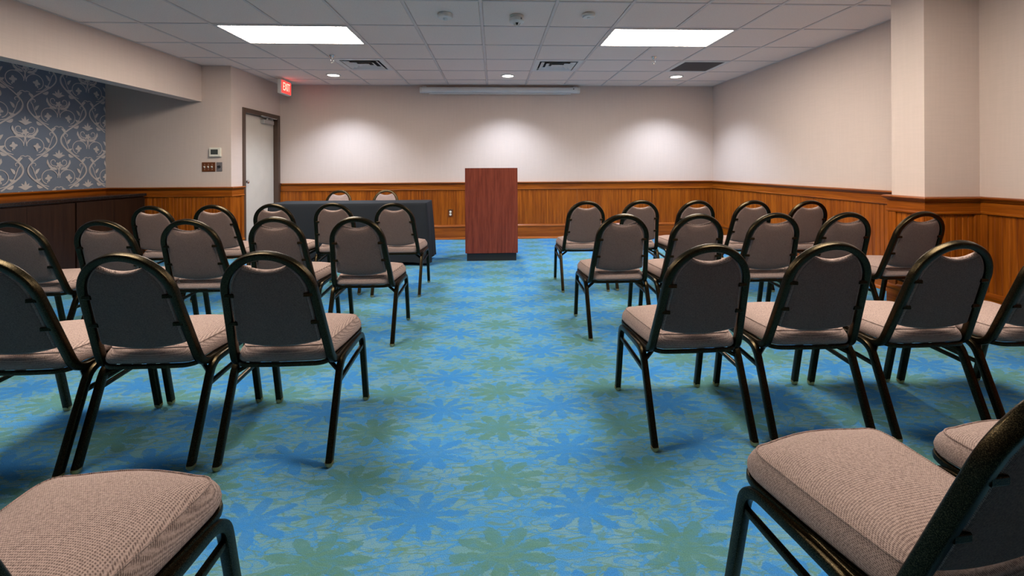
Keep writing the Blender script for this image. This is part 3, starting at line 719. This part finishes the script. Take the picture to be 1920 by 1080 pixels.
# ------------------------------------------------------------------ banquet chair
def yb(z): return -0.16 - 0.34*(z-0.356)
def wt(z):
    if z <= 0.66: return 0.187 + (0.161-0.187)*(z-0.36)/0.30
    return 0.161*math.sqrt(max(0.0, 1-((z-0.66)/0.155)**2))
def arch(s):
    pts = [(s*wt(z), yb(z), z) for z in (0.42, 0.50, 0.58, 0.64)]
    pts += [(s*0.161*math.cos(a), yb(0.66+0.155*math.sin(a)), 0.66+0.155*math.sin(a)) for a in [math.pi/2*i/14 for i in range(15)]]
    return pts
def offset_ring(pts, d):
    n = len(pts); out = []
    for i in range(n):
        a, b = pts[i-1], pts[(i+1) % n]; tx, ty = b[0]-a[0], b[1]-a[1]; l = math.hypot(tx, ty) or 1
        out.append((pts[i][0]+ty/l*d, pts[i][1]-tx/l*d))
    return out
def seat_outline():
    f = [(-0.172, -0.185), (0.172, -0.185), (0.214, 0.182), (-0.214, 0.182)]; rad = [0.05, 0.05, 0.075, 0.075]; out = []
    for i in range(4):
        p, a, b = Vector(f[i]), Vector(f[i-1]), Vector(f[(i+1) % 4])
        q0 = p + (a-p).normalized()*rad[i]; q1 = p + (b-p).normalized()*rad[i]
        for k in range(8):
            t_ = k/7; v = q0*(1-t_)**2 + p*2*t_*(1-t_) + q1*t_*t_; out.append((v.x, v.y))
        nx = Vector(f[(i+1) % 4]); e0 = q1; e1 = nx + (p-nx).normalized()*rad[(i+1) % 4]
        for k in range(1, 6):
            v = e0.lerp(e1, k/6); bow = 0.018*math.sin(math.pi*k/6) if i == 2 else (0.003*math.sin(math.pi*k/6))
            d = (e1-e0).normalized(); out.append((v.x + d.y*bow, v.y - d.x*bow))
    return out
def make_chair():
    root = thing('banquet_chair', '', 'chair', (0, 0, 0), 0, 'padded banquet chairs')
    so = seat_outline(); n = len(so); cy = 0.0
    rings = []
    for d, z in ((-0.012, 0.376), (-0.001, 0.378), (0.004, 0.386), (0.005, 0.396), (0.002, 0.408), (-0.004, 0.419), (-0.012, 0.429), (-0.019, 0.4345)):
        rings.append([(x, y, z + 0.02*y) for x, y in offset_ring(so, d)])
    for s, z in ((0.83, 0.4425), (0.72, 0.4495), (0.58, 0.4545), (0.40, 0.458), (0.2, 0.460)):
        rings.append([(x*s, y*s + 0.0*(1-s), z + 0.02*y*s) for x, y in so])
    mb = MB(); vs = [p for r in rings for p in r] + [(0, 0, 0.4605)]
    fs = [(k*n+i, k*n+(i+1) % n, (k+1)*n+(i+1) % n, (k+1)*n+i) for k in range(len(rings)-1) for i in range(n)]
    fs += [((len(rings)-1)*n+i, (len(rings)-1)*n+(i+1) % n, len(vs)-1) for i in range(n)] + [tuple(range(n))[::-1]]
    seat = mb.add(vs, fs).build('seat', M['fabric'], root, 60)
    MB().tube([(x, y, 0.4336 + 0.02*y) for x, y in offset_ring(so, -0.0160)], circ(0.0024, 6), True).build('piping', M['fabric'], seat, 60)
    # steel rim under the cushion
    MB().tube([(x, y, 0.368 + 0.02*y) for x, y in offset_ring(so, 0.001)], rrect(0.0085, 0.006, 0.003), True).build('seat_frame', M['metal'], root, 40)
    # back frame
    A = arch(1); B = [(-x, y, z) for x, y, z in A][::-1][1:]
    top = A + B
    left = fillet([(0.190, 0.10, 0.364), (0.187, -0.158, 0.356), A[0]], 0.045)
    path = [tuple(p) for p in left[:-1]] + top + [(-p[0], p[1], p[2]) for p in left[:-1]][::-1]
    MB().tube(path, rrect(0.0145, 0.0145, 0.007, 4), False, True, (1, 0, 0)).build('back_frame', M['metal'], root, 40)
    # back panel
    out = []
    for k in range(11):
        x = -0.155 + 0.31*k/10; out.append((x, 0.436 + 0.024*(x/0.155)**2))
    for z in [0.475 + (0.66-0.475)*k/7 for k in range(8)] + [0.66+0.155*math.sin(a) for a in [0.1*i for i in range(1, 10)]]:
        wv = wt(z)-0.0185
        if wv > 0.088: out.append((wv, z))
    for k in range(13):
        x = 0.084 - 0.168*k/12; out.append((x, 0.7565 + 0.022*(x/0.084)**2))
    for z in [0.66+0.155*math.sin(a) for a in [0.1*i for i in range(9, 0, -1)]] + [0.66 - (0.66-0.475)*k/7 for k in range(8)]:
        wv = wt(z)-0.0185
        if wv > 0.088: out.append((-wv, z))
    n = len(out); c = (0.0, 0.60); rings = []
    nrm = Vector((0, 0.471, 0.16)).normalized()         # forward normal of the leaning plane
    def P(x, z, d): return (x, yb(z) + nrm.y*d, z + nrm.z*d)
    for s, o, d in ((0.35, 0, -0.013), (0.70, 0, -0.012), (0.90, 0, -0.0105), (1, -0.007, -0.0095), (1, -0.002, -0.006), (1, 0.0, 0.001), (1, -0.001, 0.008), (1, -0.006, 0.014), (0.90, 0, 0.021), (0.70, 0, 0.026), (0.35, 0, 0.028)):
        ring = offset_ring(out, o) if s == 1 else [((x-c[0])*s+c[0], (z-c[1])*s+c[1]) for x, z in out]
        rings.append([P(x, z, d) for x, z in ring])
    vs = [p for r in rings for p in r] + [P(*c, -0.0132), P(*c, 0.0285)]
    fs = [(k*n+i, k*n+(i+1) % n, (k+1)*n+(i+1) % n, (k+1)*n+i) for k in range(len(rings)-1) for i in range(n)]
    L = len(rings)-1
    fs += [(i, (i+1) % n, len(vs)-2) for i in range(n)] + [(L*n+i, L*n+(i+1) % n, len(vs)-1) for i in range(n)]
    br = MB().add(vs, fs).build('backrest', M['fabric'], root, 55)
    # rear face as its own mesh, cover toned darker than the front
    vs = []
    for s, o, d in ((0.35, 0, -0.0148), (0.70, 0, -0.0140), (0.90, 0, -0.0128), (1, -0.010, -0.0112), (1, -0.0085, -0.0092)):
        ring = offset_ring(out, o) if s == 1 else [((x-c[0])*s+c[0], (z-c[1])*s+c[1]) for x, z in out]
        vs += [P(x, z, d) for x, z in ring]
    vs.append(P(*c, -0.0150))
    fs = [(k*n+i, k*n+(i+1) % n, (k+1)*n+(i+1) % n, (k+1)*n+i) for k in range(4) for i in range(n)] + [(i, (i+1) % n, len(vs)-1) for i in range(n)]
    rc = MB().add(vs, fs).build('backrest_rear', M['upholstery'], br, 55); rc['label'] = 'rear face of the backrest, chair fabric toned darker'
    for s in (-1, 1):
        for z in (0.548, 0.664):
            w0 = wt(z)
            p0 = Vector(P(s*(w0-0.002), z, -0.012)); p1 = Vector(P(s*(w0-0.034), z, -0.014))
            MB().tube([p0, p1], rrect(0.0075, 0.004, 0.0025), upv=(0, 0, 1)).build('bracket', M['metal'], root)
    sq = rrect(0.0130, 0.0130, 0.005, 3)
    for s in (-1, 1):
        for fr in (1, -1):
            pth = fillet([(s*0.2065, 0.0, 0.356), (s*0.2065, 0.155, 0.356), (s*0.2065, 0.222, 0.014)], 0.055, 8) if fr > 0 else fillet([(s*0.2065, 0.0, 0.356), (s*0.2065, -0.125, 0.352), (s*0.2065, -0.250, 0.014)], 0.05)
            lg = MB().tube(pth, sq, False, True, (1, 0, 0)).build('leg', M['metal'], root, 40)
            y = 0.222 if fr > 0 else -0.250
            MB().lathe([(0, 0), (0.009, 0), (0.012, 0.003), (0.012, 0.009), (0.0165, 0.010), (0.0165, 0.019), (0, 0.019)], (s*0.2065, y, 0), 14).build('glide', M['brass'], lg, 40)
        MB().tube([(s*0.2065, 0.170, 0.292), (s*0.2065, -0.150, 0.270)], rrect(0.008, 0.008, 0.003), upv=(1, 0, 0)).build('side_brace', M['metal'], root, 40)
        MB().tube([(s*0.204, -0.140, 0.312), (s*0.095, -0.055, 0.366)], rrect(0.007, 0.007, 0.003)).build('diagonal_brace', M['metal'], root, 40)
    return root
chair0 = make_chair()
ROWS = [
 ('front row', 'left', [(-0.862, 4.08, -1.5), (-1.420, 4.155, 1), (-1.910, 4.11, 0), (-2.365, 4.04, 0), (-2.830, 3.99, 0)]),
 ('second row', 'left', [(-0.853, 3.022, -1), (-1.371, 3.062, 0), (-1.845, 2.985, 0), (-2.34, 2.98, 0), (-2.82, 2.955, 0)]),
 ('third row', 'left', [(-0.836, 1.915, 0), (-1.350, 1.925, 0), (-1.80, 1.897, 0)]),
 ('front row', 'right', [(0.819, 4.123, 0.5), (1.329, 4.151, -0.5), (1.815, 4.09, 0), (2.29, 4.02, 0), (2.76, 3.96, 0)]),
 ('second row', 'right', [(0.823, 3.034, 1), (1.303, 3.003, 0), (1.81, 3.004, 0), (2.288, 3.0, 0), (2.792, 3.002, 2)]),
 ('third row', 'right', [(0.832, 1.944, 1.5), (1.341, 1.952, -0.6), (1.841, 1.944, 1.1), (2.31, 1.93, 0)]),
 ('rearmost row', 'left', [(-0.822, 0.845, -3)]),
 ('rearmost row', 'right', [(0.840, 0.905, 9.5), (1.352, 0.925, 3)]),
]
ORD = ['beside the centre aisle', 'second from the aisle', 'third from the aisle', 'fourth from the aisle', 'fifth from the aisle']
first = True
for row, side, lst in ROWS:
    for i, (x, y, r) in enumerate(lst):
        lab = 'brown padded chair with black frame, %s %s of the aisle, %s' % (row, side, ORD[i])
        if row == 'rearmost row' and side == 'left': lab = 'brown padded chair at the bottom left, only its seat and front leg showing'
        if row == 'rearmost row' and side == 'right' and i == 0: lab = 'brown padded chair at the bottom right with large seat and close frame edge'
        if row == 'rearmost row' and side == 'right' and i == 1: lab = 'brown padded chair at the right picture edge, a corner of its seat showing'
        if first:
            chair0.location = (x, y, 0); chair0.rotation_euler = (0, 0, math.radians(r)); chair0['label'] = lab; first = False
        else: copy_thing(chair0, (x, y, 0), math.radians(r), lab)
copy_thing(chair0, (-2.14, 5.775, 0), math.pi, 'padded chair facing the room behind the draped table, nearer the door')
copy_thing(chair0, (-1.505, 5.795, 0), math.pi, 'padded chair facing the room behind the draped table, nearer the lectern')
